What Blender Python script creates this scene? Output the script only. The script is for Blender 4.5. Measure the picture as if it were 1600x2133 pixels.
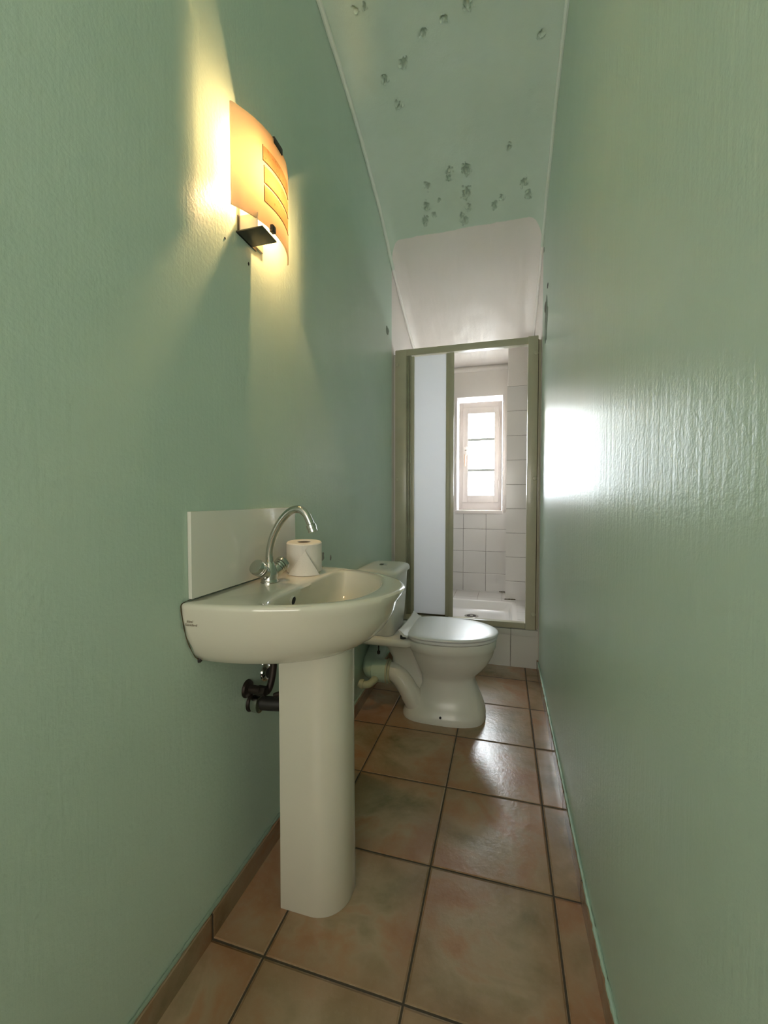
import bpy, bmesh, math, random
from mathutils import Vector, Matrix, noise
for o in list(bpy.data.objects): bpy.data.objects.remove(o)
S = bpy.context.scene
C = S.collection
PI = math.pi
random.seed(4)

# ------------------------------------------------------------------ camera
yaw, pitch, H = math.radians(16.02), math.radians(1.85), 1.06
cd = bpy.data.cameras.new('camera'); cam = bpy.data.objects.new('camera', cd); C.objects.link(cam)
cd.sensor_fit = 'HORIZONTAL'; cd.sensor_width = 36.0; cd.lens = 867.0/1600*36
cd.clip_start = 0.01
cam.location = (0, 0, H)
cam.rotation_euler = (PI/2-pitch, 0, yaw)
S.camera = cam

# ------------------------------------------------------------------ light
W = bpy.data.worlds.new('sky'); S.world = W; W.use_nodes = True
WORLD = 11.5
bg = W.node_tree.nodes['Background']; bg.inputs[0].default_value = (0.90, 0.95, 1.0, 1); bg.inputs[1].default_value = WORLD
def area(name, loc, rot, sx, sy, power, col):
    l = bpy.data.lights.new(name, 'AREA'); l.shape = 'RECTANGLE'; l.size = sx; l.size_y = sy
    l.energy = power; l.color = col
    o = bpy.data.objects.new(name, l); o.location = loc; o.rotation_euler = rot; C.objects.link(o); return o
# bright overcast daylight outside the small window (faces the room)
pl = area('window_portal', (-0.21, 4.01, 1.45), (math.radians(-90), 0, 0), .50, 1.05, 1, (1, 1, 1)); pl.data.cycles.is_portal = True
# added fill light, unseen in the corridor behind the camera, tilted upwards
area('corridor_fill', (-0.25, -2.0, 1.5), (math.radians(130), 0, 0), 2.3, 1.7, 21, (1.0, 0.95, 0.86))
BULB = 1250.0

S.view_settings.view_transform = 'Standard'; S.view_settings.look = 'None'
S.view_settings.gamma = 1; S.view_settings.use_curve_mapping = False
S.view_settings.exposure = 1.75

# ------------------------------------------------------------------ materials
class NT:
    def __init__(s, name):
        s.m = bpy.data.materials.new(name); s.m.use_nodes = True; s.t = s.m.node_tree
        s.b = s.t.nodes['Principled BSDF']; s.out = s.t.nodes['Material Output']; s._p = None
    def n(s, typ, **k):
        x = s.t.nodes.new(typ)
        for a, v in k.items(): setattr(x, a, v)
        return x
    def L(s, a, b): s.t.links.new(a, b)
    def put(s, v, sock):
        if v is None: return
        if hasattr(v, 'is_output'): s.L(v, sock)
        else: sock.default_value = v
    def pos(s):
        if s._p is None: s._p = s.n('ShaderNodeTexCoord').outputs['Object']
        return s._p
    def math(s, op, a, b=None, c=None):
        x = s.n('ShaderNodeMath', operation=op); s.put(a, x.inputs[0]); s.put(b, x.inputs[1]); s.put(c, x.inputs[2]); return x.outputs[0]
    def xyz(s):
        x = s.n('ShaderNodeSeparateXYZ'); s.L(s.pos(), x.inputs[0]); return x.outputs
    def scale(s, v):
        x = s.n('ShaderNodeVectorMath', operation='MULTIPLY'); s.L(s.pos(), x.inputs[0]); x.inputs[1].default_value = v; return x.outputs[0]
    def noise(s, sc, detail=3, rough=.55, vec=None, out='Fac', dist=0):
        x = s.n('ShaderNodeTexNoise'); x.inputs['Scale'].default_value = sc; x.inputs['Detail'].default_value = detail
        x.inputs['Roughness'].default_value = rough; x.inputs['Distortion'].default_value = dist
        s.L(vec if vec is not None else s.pos(), x.inputs['Vector']); return x.outputs[out]
    def ramp(s, f, stops):
        x = s.n('ShaderNodeValToRGB'); s.L(f, x.inputs[0]); e = x.color_ramp.elements
        while len(e) < len(stops): e.new(.5)
        for i, (p, c) in enumerate(stops):
            e[i].position = p; e[i].color = (c if hasattr(c, '__len__') else (c, c, c)) + ((1,) if not hasattr(c, '__len__') or len(c) == 3 else ())
        return x.outputs[0]
    def mix(s, f, a, b):
        x = s.n('ShaderNodeMix', data_type='RGBA'); s.put(f, x.inputs[0]); 
        s.put(a if hasattr(a, 'is_output') else (*a, 1), x.inputs[6]); s.put(b if hasattr(b, 'is_output') else (*b, 1), x.inputs[7]); return x.outputs[2]
    def bump(s, h, strength=.3, dist=.002, prev=None):
        x = s.n('ShaderNodeBump'); x.inputs['Strength'].default_value = strength; x.inputs['Distance'].default_value = dist
        s.L(h, x.inputs['Height'])
        if prev is not None: s.L(prev, x.inputs['Normal'])
        return x.outputs[0]
    def sets(s, **k):
        for a, v in k.items():
            s.put(v, s.b.inputs[{'col': 'Base Color', 'r': 'Roughness', 'metal': 'Metallic', 'nrm': 'Normal', 'coat': 'Coat Weight', 'coatr': 'Coat Roughness', 'spec': 'Specular IOR Level'}[a]])
        return s.m

MINT = (0.55, 0.69, 0.58); MINT2 = (0.52, 0.665, 0.55)
PLAS = (0.84, 0.79, 0.745)
def paint(name, mask=None, streak=1.0, c1=MINT, c2=MINT2, rough=.33):
    t = NT(name)
    n1 = t.noise(2.3, 4); col = t.mix(t.ramp(n1, [(.35, 0.0), (.65, 1.0)]), c1, c2)
    n2 = t.noise(9, 5); w = t.mix(t.ramp(n2, [(.45, 0.0), (.75, .4)]), col, tuple(x*1.05 for x in c1))
    if mask == 'white': 
        n3 = t.noise(3, 3); w = t.mix(n3, PLAS, tuple(x*.94 for x in PLAS))
    if mask == 'ceiling' or mask == 'seam':
        x, y, z = t.xyz()
        if mask == 'ceiling':
            d = t.math('MINIMUM', t.math('ADD', x, .705), t.math('SUBTRACT', .205, x))
            q = t.math('SUBTRACT', 1.0, t.math('MINIMUM', t.math('DIVIDE', t.math('MAXIMUM', d, 0.0), .085), 1.0))
            rr = t.math('SUBTRACT', 1.0, t.math('SQRT', t.math('MAXIMUM', t.math('SUBTRACT', 1.0, t.math('MULTIPLY', q, q)), 0.0)))
            edge = t.math('ADD', t.math('MULTIPLY', rr, .13), 2.535)
            edge = t.math('ADD', edge, t.math('MULTIPLY', t.math('SUBTRACT', t.noise(14, 3), .5), .02))
        else: edge = 2.665
        m = t.ramp(t.math('MULTIPLY', t.math('SUBTRACT', y, edge), 60.0), [(0.0, 0.0), (.25, 1.0)])
        w = t.mix(m, w, PLAS if mask == 'ceiling' else (.93, .90, .86))
        if mask == 'ceiling':
            at = t.n('ShaderNodeAttribute', attribute_name='chip'); w = t.mix(t.math('MULTIPLY', at.outputs['Fac'], .5), w, (.20, .29, .21))
    # roller and brush texture: fine orange peel, long vertical brush drags, broad plaster waves
    f = t.noise(110, 3, .6)
    st = t.noise(1, 4, .6, t.scale((60, 60, 3.2)))
    broad = t.noise(5, 1.5, .4)
    b = t.bump(broad, .25, .003)
    b = t.bump(st, .32*streak, .002, b)
    b = t.bump(f, .4, .0019, b)
    r = rough
    return t.sets(col=w, r=r, nrm=b, spec=.33)

def tiles(name, u, v, su, sv, ou, ov, base=(.78, .75, .72), grout=(.30, .27, .24), gw=.0035, r=.12):
    """square glazed tiles: u, v choose two axes; su, sv sizes; ou, ov offsets"""
    t = NT(name); c = t.xyz(); ids = []; dist = []
    for a, s_, o_ in ((u, su, ou), (v, sv, ov)):
        if a is None: continue
        q = t.math('DIVIDE', t.math('SUBTRACT', c[a], o_), s_)
        fr = t.math('FRACT', q); ids.append(t.math('FLOOR', q))
        dist.append(t.math('MULTIPLY', t.math('MINIMUM', fr, t.math('SUBTRACT', 1.0, fr)), s_))
    d = dist[0] if len(dist) == 1 else t.math('MINIMUM', dist[0], dist[1])
    d = t.math('ADD', d, t.math('MULTIPLY', t.math('SUBTRACT', t.noise(60, 2), .5), .0012))
    g = t.ramp(t.math('DIVIDE', d, gw), [(.32, 1.0), (.55, 0.0)])
    col = t.mix(t.noise(4, 3), base, tuple(x*.96 for x in base))
    gcol = t.mix(t.ramp(t.noise(11, 3), [(.4, 0.0), (.65, 1.0)]), grout, tuple(x*.55 for x in grout))
    h = t.ramp(t.math('DIVIDE', d, gw*1.6), [(.2, 0.0), (1.0, 1.0)])
    b = t.bump(t.noise(10, 2), .15, .004); b = t.bump(h, .6, .0015, b)
    return t.sets(col=t.mix(g, col, gcol), r=t.mix(g, (r,)*3, (.8,)*3), nrm=b)

def terracotta(name, cell=True, axes='xy', tint=1.0):
    t = NT(name); x, y, z = t.xyz()
    qy = t.math('DIVIDE', t.math('SUBTRACT', y, TY0), TSY); fy = t.math('FRACT', qy); iy = t.math('FLOOR', qy)
    dy = t.math('MULTIPLY', t.math('MINIMUM', fy, t.math('SUBTRACT', 1.0, fy)), TSY)
    if axes == 'xy':
        qx = t.math('DIVIDE', t.math('SUBTRACT', x, TX0), TSX); fx = t.math('FRACT', qx); ix = t.math('FLOOR', qx)
        dx = t.math('MULTIPLY', t.math('MINIMUM', fx, t.math('SUBTRACT', 1.0, fx)), TSX)
        d = t.math('MINIMUM', dx, dy)
    else: ix = 17.0 if axes == 'l' else 29.0; d = dy
    cb = t.n('ShaderNodeCombineXYZ'); t.put(ix, cb.inputs[0]); t.put(iy, cb.inputs[1])
    wn = t.n('ShaderNodeTexWhiteNoise', noise_dimensions='3D'); t.L(cb.outputs[0], wn.inputs['Vector'])
    off = t.n('ShaderNodeVectorMath', operation='MULTIPLY_ADD'); t.L(wn.outputs['Color'], off.inputs[0]); off.inputs[1].default_value = (9, 9, 9); t.L(t.pos(), off.inputs[2])
    n1 = t.noise(4.2, 4, .55, off.outputs[0], dist=.6)
    n2 = t.noise(17, 5, .6, off.outputs[0])
    mixn = t.math('ADD', t.math('MULTIPLY', n1, .8), t.math('MULTIPLY', n2, .2))
    k = tint*1.22
    col = t.ramp(mixn, [(.30, (.15*k, .125*k, .065*k)), (.42, (.27*k, .20*k, .115*k)), (.50, (.35*k, .25*k, .155*k)), (.58, (.35*k, .195*k, .105*k)), (.70, (.29*k, .125*k, .06*k))])
    # worn paler centres, darker rusty rims
    rim = t.ramp(t.math('ADD', d, t.math('MULTIPLY', t.noise(7, 3), .06)), [(.02, 0.0), (.12, 1.0)])
    col = t.mix(t.math('MULTIPLY', t.math('SUBTRACT', 1.0, rim), .6), col, (.27*k, .135*k, .065*k))
    col = t.mix(t.ramp(t.noise(70, 4, .7), [(.52, 0.0), (.8, .16)]), col, (.48, .39, .29))
    gw = .0045
    dd = t.math('ADD', d, t.math('MULTIPLY', t.math('SUBTRACT', t.noise(90, 2), .5), .001))
    g = t.ramp(t.math('DIVIDE', dd, gw), [(.50, 1.0), (.62, 0.0)])
    edge = t.ramp(t.math('DIVIDE', dd, gw), [(.6, 0.0), (.72, .5), (1.0, 0.0)])
    col = t.mix(t.math('MULTIPLY', edge, t.ramp(t.noise(50, 3), [(.45, 0.0), (.6, 1.0)])), col, (.60, .48, .36))
    h = t.ramp(t.math('DIVIDE', d, gw*1.5), [(.25, 0.0), (1.0, 1.0)])
    b = t.bump(t.noise(6, 3), .22, .006); b = t.bump(t.noise(60, 4), .22, .0025, b); b = t.bump(h, .9, .003, b)
    r = t.mix(g, t.math('MULTIPLY_ADD', t.noise(12, 3), .05, .205), (.9,)*3)
    return t.sets(col=t.mix(g, col, (.07, .05, .03)), r=r, nrm=b, spec=.55)
TX0, TSX, TY0, TSY = -.524, .331, .817-.342*20, .342

def plain(name, col, r=.5, metal=0, coat=0, var=.0, bumps=0, bs=40):
    t = NT(name)
    c = (*col, 1)
    if var: c = t.mix(t.ramp(t.noise(bs*.3, 4), [(.35, 0.0), (.7, 1.0)]), col, tuple(x*(1-var) for x in col))
    k = dict(col=c, r=r, metal=float(metal), coat=float(coat))
    if bumps: k['nrm'] = t.bump(t.noise(bs, 3), bumps, .002)
    return t.sets(**k)

M = {}
M['paint'] = paint('mint_gloss_paint')
M['paint_r'] = paint('mint_gloss_paint_right', streak=1.6, rough=.35)
M['ceil'] = paint('mint_and_white_vault_paint', 'ceiling', .3, rough=.33, c1=(.62, .735, .625), c2=(.58, .70, .585))
M['seam'] = paint('seam_paint', 'seam', .2, rough=.4, c1=(.80, .86, .77), c2=(.72, .80, .69))
M['bead'] = paint('paint_edge', None, .2, rough=.4, c1=(.50, .66, .54), c2=(.35, .50, .40)); M['bead_l'] = paint('dirty_paint_edge', None, .2, rough=.5, c1=(.36, .46, .36), c2=(.20, .27, .20))
M['plaster'] = paint('white_plaster', 'white', .3, rough=.40)
M['floor'] = terracotta('terracotta_floor_tile')
M['skl'] = terracotta('terracotta_skirting_left', axes='l', tint=.8)
M['skr'] = terracotta('terracotta_skirting_right', axes='r', tint=.8)
M['tile_back'] = tiles('white_wall_tile_back', 0, 2, .196, .196, -.343, .006)
M['tile_side'] = tiles('white_wall_tile_side', 1, 2, .196, .196, 2.72, .0)
M['tile_pier'] = tiles('white_wall_tile_pier', None, 2, 1, .1955, 0, .0)
M['tile_ledge'] = tiles('white_ledge_tile', 0, 1, .196, .196, -.343, 2.98)
M['tile_step'] = tiles('white_step_tile', 0, None, .196, 1, .051, 0, base=(.72, .70, .66))
M['ceramic'] = plain('cream_glazed_ceramic', (.74, .715, .60), .10, coat=.5, var=.03, bs=8)
M['ceramic_w'] = plain('white_glazed_ceramic', (.78, .77, .71), .24, coat=.0)
M['seat'] = plain('white_seat_plastic', (.80, .80, .80), .34, coat=.15)
M['acrylic'] = plain('white_tray_enamel', (.80, .77, .74), .18)
M['chrome'] = plain('dull_chrome', (.62, .62, .58), .17, metal=1, var=.25, bumps=.15)
M['chrome_b'] = plain('bright_chrome', (.8, .8, .8), .1, metal=1)
M['corr'] = plain('corroded_metal', (.055, .042, .034), .5, metal=.6, var=.5, bumps=.6, bs=60)
M['dark'] = plain('dark_void', (.01, .01, .01), .7)
M['rubber'] = plain('black_rubber', (.02, .018, .015), .5)
M['frame'] = plain('cream_lacquered_aluminium', (.54, .51, .38), .28, var=.06, coat=.3)
M['frame_d'] = plain('aged_aluminium_track', (.38, .36, .26), .3, var=.2)
M['wood'] = plain('white_window_paint', (.76, .70, .67), .35, var=.04)
M['black'] = plain('dark_bracket_metal', (.035, .03, .02), .35)
M['plate'] = plain('white_lamp_plate', (.75, .66, .50), .4)
M['pipe'] = paint('mint_painted_pipe', None, .1, rough=.35)
M['beige'] = plain('beige_pvc', (.55, .55, .38), .4, var=.1)
M['paper'] = plain('white_tissue_paper', (.84, .80, .74), .95, bumps=.35, bs=260)
M['card'] = plain('brown_cardboard', (.20, .13, .08), .9)
M['rust'] = plain('orange_brass', (.75, .55, .42), .5, metal=.1)
M['mould'] = plain('brown_old_sealant', (.11, .08, .035), .7, var=.4)
M['yellow'] = plain('yellow_shutter_paint', (.75, .55, .22), .6)
M['ink'] = plain('faded_brown_ink', (.22, .17, .12), .6)
M['old'] = plain('bare_grey_plaster', (.36, .36, .33), .8, var=.4, bumps=.5)
M['patch'] = plain('old_green_underpaint', (.13, .21, .13), .5, var=.4, bumps=.4)
M['panelm'] = plain('white_panel', (.74, .74, .66), .22, coat=.3)
t = NT('frosted_door_acrylic'); tr = t.n('ShaderNodeBsdfTranslucent'); tr.inputs[0].default_value = (.88, .89, .91, 1)
t.sets(col=(.88, .88, .89, 1), r=.30, nrm=t.bump(t.noise(220, 3), .3, .001))
mx = t.n('ShaderNodeMixShader'); mx.inputs[0].default_value = .55; t.L(t.b.outputs[0], mx.inputs[1]); t.L(tr.outputs[0], mx.inputs[2]); t.L(mx.outputs[0], t.out.inputs[0]); M['frost'] = t.m
t = NT('window_glass'); tr = t.n('ShaderNodeBsdfTransparent'); tr.inputs[0].default_value = (.95, .96, .96, 1); gl = t.n('ShaderNodeBsdfGlossy'); gl.inputs['Roughness'].default_value = .03
mx = t.n('ShaderNodeMixShader'); mx.inputs[0].default_value = .06; t.L(tr.outputs[0], mx.inputs[1]); t.L(gl.outputs[0], mx.inputs[2]); t.L(mx.outputs[0], t.out.inputs[0]); M['glass'] = t.m
def shade_mat(name, c, k=.5, sheer=0):
    t = NT(name); tr = t.n('ShaderNodeBsdfTranslucent'); tr.inputs[0].default_value = (*c, 1)
    t.sets(col=(c[0]*.9, c[1]*.9, c[2]*.9, 1), r=.22)
    mx = t.n('ShaderNodeMixShader'); mx.inputs[0].default_value = k; t.L(t.b.outputs[0], mx.inputs[1]); t.L(tr.outputs[0], mx.inputs[2])
    rf = t.n('ShaderNodeBsdfRefraction'); rf.inputs['Color'].default_value = (*c, 1); rf.inputs['Roughness'].default_value = .30; rf.inputs['IOR'].default_value = 1.12
    m2 = t.n('ShaderNodeMixShader'); m2.inputs[0].default_value = .16; t.L(mx.outputs[0], m2.inputs[1]); t.L(rf.outputs[0], m2.inputs[2])
    if sheer:
        tp_ = t.n('ShaderNodeBsdfTransparent'); tp_.inputs[0].default_value = (.95, .88, .75, 1); m3 = t.n('ShaderNodeMixShader'); m3.inputs[0].default_value = sheer; t.L(m2.outputs[0], m3.inputs[1]); t.L(tp_.outputs[0], m3.inputs[2]); m2 = m3
    t.L(m2.outputs[0], t.out.inputs[0]); return t
M['shade'] = shade_mat('frosted_lamp_glass', (.66, .57, .45), .44).m
t = shade_mat('yellowed_paper_sticker', (.74, .62, .44), .5, .55)
sc = t.mix(t.ramp(t.noise(60, 5, .7), [(.56, 0.0), (.64, 1.0)]), (.80, .66, .42), (.55, .20, .07)); t.L(sc, t.b.inputs['Base Color'])
t.L(sc, [n for n in t.t.nodes if n.type == 'BSDF_TRANSLUCENT'][0].inputs[0]); M['sticker'] = t.m
t = NT('lamp_bulb'); em = t.n('ShaderNodeEmission'); em.inputs[0].default_value = (1.0, .60, .27, 1); em.inputs[1].default_value = BULB; t.L(em.outputs[0], t.out.inputs[0]); M['bulb'] = t.m

# ------------------------------------------------------------------ helpers
def bm_obj(name, bm, mat, parent=None, sharp=35, smooth=True):
    bmesh.ops.recalc_face_normals(bm, faces=bm.faces[:])
    me = bpy.data.meshes.new(name); bm.to_mesh(me); bm.free()
    for m in (mat if isinstance(mat, (list, tuple)) else [mat]): me.materials.append(m)
    if smooth:
        me.polygons.foreach_set('use_smooth', [True]*len(me.polygons)); me.set_sharp_from_angle(angle=math.radians(sharp))
    o = bpy.data.objects.new(name, me); C.objects.link(o)
    if parent is not None:
        o.parent = parent; o.matrix_parent_inverse = Matrix.Translation(parent.location).inverted() if False else Matrix.Identity(4)
        w = parent.location.copy(); p = parent.parent
        while p is not None: w += p.location; p = p.parent
        me.transform(Matrix.Translation(-w))
    return o
def tag(o, label=None, cat=None, kind=None, group=None):
    if label: o['label'] = label
    if cat: o['category'] = cat
    if kind: o['kind'] = kind
    if group: o['group'] = group
    return o
def thing(name, loc, label, cat, group=None):
    o = bpy.data.objects.new(name, None); o.location = loc; o.empty_display_size = .05; C.objects.link(o)
    return tag(o, label, cat, group=group)
def struct(name, bm, mat, sharp=35): return tag(bm_obj(name, bm, mat, sharp=sharp), kind='structure')
def box(bm, x0, x1, y0, y1, z0, z1, bev=0, seg=2):
    r = bmesh.ops.create_cube(bm, size=1); vs = r['verts']
    for v in vs:
        v.co = Vector(((x0+x1)/2+v.co.x*(x1-x0), (y0+y1)/2+v.co.y*(y1-y0), (z0+z1)/2+v.co.z*(z1-z0)))
    if bev:
        es = list({e for v in vs for e in v.link_edges})
        bmesh.ops.bevel(bm, geom=es, offset=bev, segments=seg, affect='EDGES', profile=.6)
    return bm
def B(*a, **k): return box(bmesh.new(), *a, **k)
def loft(bm, rings, cap0=True, cap1=True, closed=True):
    vs = [[bm.verts.new(p) for p in r] for r in rings]; n = len(rings[0])
    for i in range(len(vs)-1):
        for j in range(n if closed else n-1):
            k = (j+1) % n
            bm.faces.new((vs[i][j], vs[i][k], vs[i+1][k], vs[i+1][j]))
    if cap0: bm.faces.new(vs[0][::-1])
    if cap1: bm.faces.new(vs[-1])
    return bm
def frame_of(d):
    d = d.normalized(); a = Vector((0, 0, 1)) if abs(d.z) < .9 else Vector((1, 0, 0))
    u = d.cross(a).normalized(); return u, d.cross(u).normalized()
def tube(bm, pts, rad, n=16, cap=True):
    P = [Vector(p) for p in pts]; R = rad if hasattr(rad, '__len__') else [rad]*len(P); rings = []; u = None
    for i, p in enumerate(P):
        d = (P[min(i+1, len(P)-1)]-P[max(i-1, 0)]).normalized()
        if u is None: u, _ = frame_of(d)
        u = (u-d*u.dot(d)).normalized(); v = d.cross(u)
        rings.append([p+R[i]*(math.cos(2*PI*k/n)*u+math.sin(2*PI*k/n)*v) for k in range(n)])
    return loft(bm, rings, cap, cap)
def lathe(bm, base, axis, prof, n=32):
    """prof: (radius, distance along axis)"""
    a = Vector(axis).normalized(); u, v = frame_of(a); b = Vector(base)
    rings = [[b+a*h+max(r, 1e-5)*(math.cos(2*PI*k/n)*u+math.sin(2*PI*k/n)*v) for k in range(n)] for r, h in prof]
    return loft(bm, rings)
def catmull(pts, k=8):
    P = [Vector(p) for p in pts]; P = [2*P[0]-P[1]]+P+[2*P[-1]-P[-2]]; out = []
    for i in range(1, len(P)-2):
        for j in range(k):
            t_ = j/k; a, b, c, d = P[i-1:i+3]
            out.append(.5*((2*b)+(c-a)*t_+(2*a-5*b+4*c-d)*t_**2+(3*b-a-3*c+d)*t_**3))
    return out+[P[-2]]
def lerp(a, b, t_): return a+(b-a)*t_
def interp(x, xs, ys):
    if x <= xs[0]: return ys[0]
    for i in range(1, len(xs)):
        if x <= xs[i]: return lerp(ys[i-1], ys[i], (x-xs[i-1])/(xs[i]-xs[i-1]))
    return ys[-1]

# ------------------------------------------------------------------ room shell
YF, YB = 2.715, 3.78        # shower front plane, back wall
def XL(y): return interp(y, [-1, 1.3, 2.7, 4], [-.675, -.675, -.715, -.725])
def XR(y): return interp(y, [-1, .7, 1.1, 4], [.222, .222, .214, .214])
CY_ = [-.62, 1.0, 1.46, 1.69, 1.87, 2.07, 2.37, 2.645, 2.99, 3.33, 3.60, 3.80]
CZ_ = [2.93, 2.925, 2.895, 2.868, 2.842, 2.794, 2.698, 2.562, 2.415, 2.282, 2.205, 2.185]
cprof = catmull([(0, a, b) for a, b in zip(CY_, CZ_)], 6)
def CZ(y): return interp(y, [p.y for p in cprof], [p.z for p in cprof])

def side_wall(name, X, y0, y1, sgn, mat, ztop=lambda y: CZ(y)+.05):
    bm = bmesh.new(); ny = max(4, int((y1-y0)/.05)); rings = []
    for i in range(ny+1):
        y = lerp(y0, y1, i/ny); x = X(y); zt = ztop(y)
        rings.append([(x+sgn*.12, y, -.08), (x, y, -.08)]+[(x, y, lerp(0, zt, k/12)) for k in range(13)]+[(x+sgn*.12, y, zt)])
    return struct(name, loft(bm, rings), mat)
YS = 2.668
wall_left = side_wall('wall_left', XL, -.5, YS, -1, M['paint'])
wall_right = side_wall('wall_right', XR, -.5, YS, 1, M['paint_r'])
side_wall('wall_shower_left', XL, YS, YB+.15, -1, M['plaster'])
side_wall('wall_shower_right', XR, YS, YB+.15, 1, M['plaster'])

# ceiling: sloping vault with a coved edge and flaked paint
CH = [(-.288, 2.24, .020), (-.205, 2.25, .024), (-.209, 2.36, .028), (-.413, 2.29, .018), (-.437, 2.39, .020), (-.455, 2.46, .022), (-.23, 2.49, .022), (-.2, 2.43, .016),
      (-.064, 2.45, .016), (-.025, 2.42, .014), (.09, 2.37, .018), (.115, 2.43, .018), (.01, 2.19, .014), (-.30, 2.28, .012), (-.36, 2.37, .010), (-.421, 1.76, .018), (-.324, 1.68, .016),
      (-.48, 1.91, .016), (-.517, 1.8, .016), (-.143, 1.63, .02), (-.236, 1.66, .014), (.122, 1.8, .016), (-.559, 1.55, .012), (-.521, 1.55, .012), (-.40, 2.44, .013), (-.25, 2.47, .012)]
bm = bmesh.new(); rows = []; chl = bm.verts.layers.float.new('chip')
ys = [-.6+i*.1 for i in range(20)]+[1.4+i*.004 for i in range(296)]+[2.60+i*.04 for i in range(33)]
nx = 230
for y in ys:
    a, b = XL(y)-.02, XR(y)+.02; row = []
    for i in range(nx+1):
        x = lerp(a, b, i/nx); d = min(x-XL(y), XR(y)-x); z = CZ(y)
        cv = 1-min(max(d, 0)/.10, 1); z += .035*(1-cv**2.2)
        z += .004*noise.noise(Vector((x*6, y*6, 1)))+.0016*noise.noise(Vector((x*22, y*22, 5)))
        chip = 0.0
        if y > 2.62: z += .005*noise.noise(Vector((x*11, y*11, 8)))+.0012*noise.noise(Vector((x*45, y*45, 3)))
        if 1.4 < y < 2.58:
            for cx, cy, r in CH:
                dx, dy = x-cx, y-cy
                if abs(dx) < r*2.5 and abs(dy) < r*2.5:
                    q = math.hypot(dx, dy*.8)/(r*.66)+1.5*noise.noise(Vector((x*95, y*95, cx*9)))
                    if q < 1: z += .007*min(1, (1-q)*4); chip = max(chip, min(1, (1-q)*4))
                    elif q < 1.35 and dy > 0: z -= .008
        vv = bm.verts.new((x, y, z)); vv[chl] = chip; row.append(vv)
    rows.append(row)
for j in range(len(rows)-1):
    for i in range(nx): bm.faces.new((rows[j][i], rows[j][i+1], rows[j+1][i+1], rows[j+1][i]))
# top skin so the vault is a real slab
top = [[bm.verts.new((v.co.x, v.co.y, v.co.z+.12)) for v in (r[0], r[-1])] for r in rows[::8]+[rows[-1]]]
for j in range(len(top)-1): bm.faces.new((top[j][0], top[j][1], top[j+1][1], top[j+1][0]))
ceiling = struct('ceiling', bm, M['ceil'], sharp=60)

# seam beads along the ceiling edges
def seam(name, X, off, rad):
    pts = []
    for i in range(150):
        y = lerp(.2, YB, i/149); j = noise.noise(Vector((y*20, off*50, 0)))*.0015
        pts.append((X(y)+off+j, y, CZ(y)+.001+j))
    tag(bm_obj(name, tube(bmesh.new(), pts, rad, 8), M['seam']), kind='structure')
seam('trim_1', XL, .009, .0105); seam('trim_2', XR, -.007, .0090)

# floor
struct('floor', B(-.80, .34, -.5, 2.80, -.08, 0), M['floor'])
# skirtings with ragged paint edge on top
def skirting(name, X, sgn, mat, th, y1):
    bm = bmesh.new(); rings = []
    for i in range(41):
        y = lerp(-.45, y1, i/40); a = X(y)-sgn*.002; b = X(y)+sgn*th
        rings.append([(a, y, 0), (b, y, 0), (b, y, .060), (b-sgn*.002, y, .062), (a, y, .062)])
    struct(name, loft(bm, rings), mat)
skirting('baseboard_left', XL, 1, M['skl'], .012, 2.70)
skirting('baseboard_right', XR, -1, M['skr'], .010, 2.70)
def bead(name, X, sgn, off, r0, y0, y1, z):
    pts, rr = [], []
    n = 420
    for i in range(n):
        y = lerp(y0, y1, i/(n-1)); q = noise.noise(Vector((y*35, sgn*3, 0))); q2 = noise.noise(Vector((y*90, 4, sgn)))
        pts.append((X(y)+sgn*off, y, z+.001*q2)); rr.append(max(.0012, r0*(1+.7*q+.4*q2)))
    tag(bm_obj(name, tube(bmesh.new(), pts, rr, 8), M['bead'] if sgn < 0 else M['bead_l']), kind='structure')
bead('trim_3', XL, 1, .004, .0045, .2, 2.66, .064)
bead('trim_4', XR, -1, .004, .0045, .2, 2.66, .064)

# back wall with the window opening (reveal depth .13)
WX0, WX1, WZ0, WZ1 = -.408, -.012, .944, 1.957
def rim_wall(bm, x0, x1, z0, z1, ya, yb):
    for (a, b, c, d) in ((x0, WX0, z0, z1), (WX1, x1, z0, z1), (WX0, WX1, z0, WZ0), (WX0, WX1, WZ1, z1)):
        if b > a and d > c: box(bm, a, b, ya, yb, c, d)
struct('wall_back', rim_wall(bmesh.new(), -.86, .34, -.08, 2.5, YB, 4.00) or (lambda b: (rim_wall(b, -.86, .34, -.08, 2.5, YB, 4.00), b)[1])(bmesh.new()), M['plaster'], 30)
# tile field below the window
struct('wall_back_tiles', B(-.72, .03, YB-.012, YB+.002, .235, .940), M['tile_back'])
# tile facings of the shower side walls
bm = bmesh.new(); rings = []
for i in range(9):
    y = lerp(YF+.02, YB-.012, i/8); rings.append([(XL(y)-.002, y, .23), (XL(y)+.008, y, .23), (XL(y)+.008, y, 1.96), (XL(y)-.002, y, 1.96)])
struct('wall_shower_left_tiles', loft(bm, rings), M['tile_side'])
bm = bmesh.new(); rings = []
for i in range(9):
    y = lerp(YF+.02, 3.515, i/8); rings.append([(XR(y)+.002, y, .23), (XR(y)-.008, y, .23), (XR(y)-.008, y, 1.96), (XR(y)+.002, y, 1.96)])
struct('wall_shower_right_tiles', loft(bm, rings), M['tile_side'])
# pier in the far right corner
struct('wall_pier', B(.026, .216, 3.515, YB+.01, .20, 2.28, bev=.006), M['plaster'])
struct('wall_pier_tiles', B(.021, .206, 3.505, 3.517, .238, 1.956), M['tile_pier'])
# plaster bulge at the head of the back wall
bm = bmesh.new()
tube(bm, [(lerp(-.72, .05, i/20), YB+.01, CZ(YB)+.012+.004*noise.noise(Vector((i*.6, 0, 0)))) for i in range(21)], .028, 12)
struct('trim_5', bm, M['plaster'])
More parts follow.
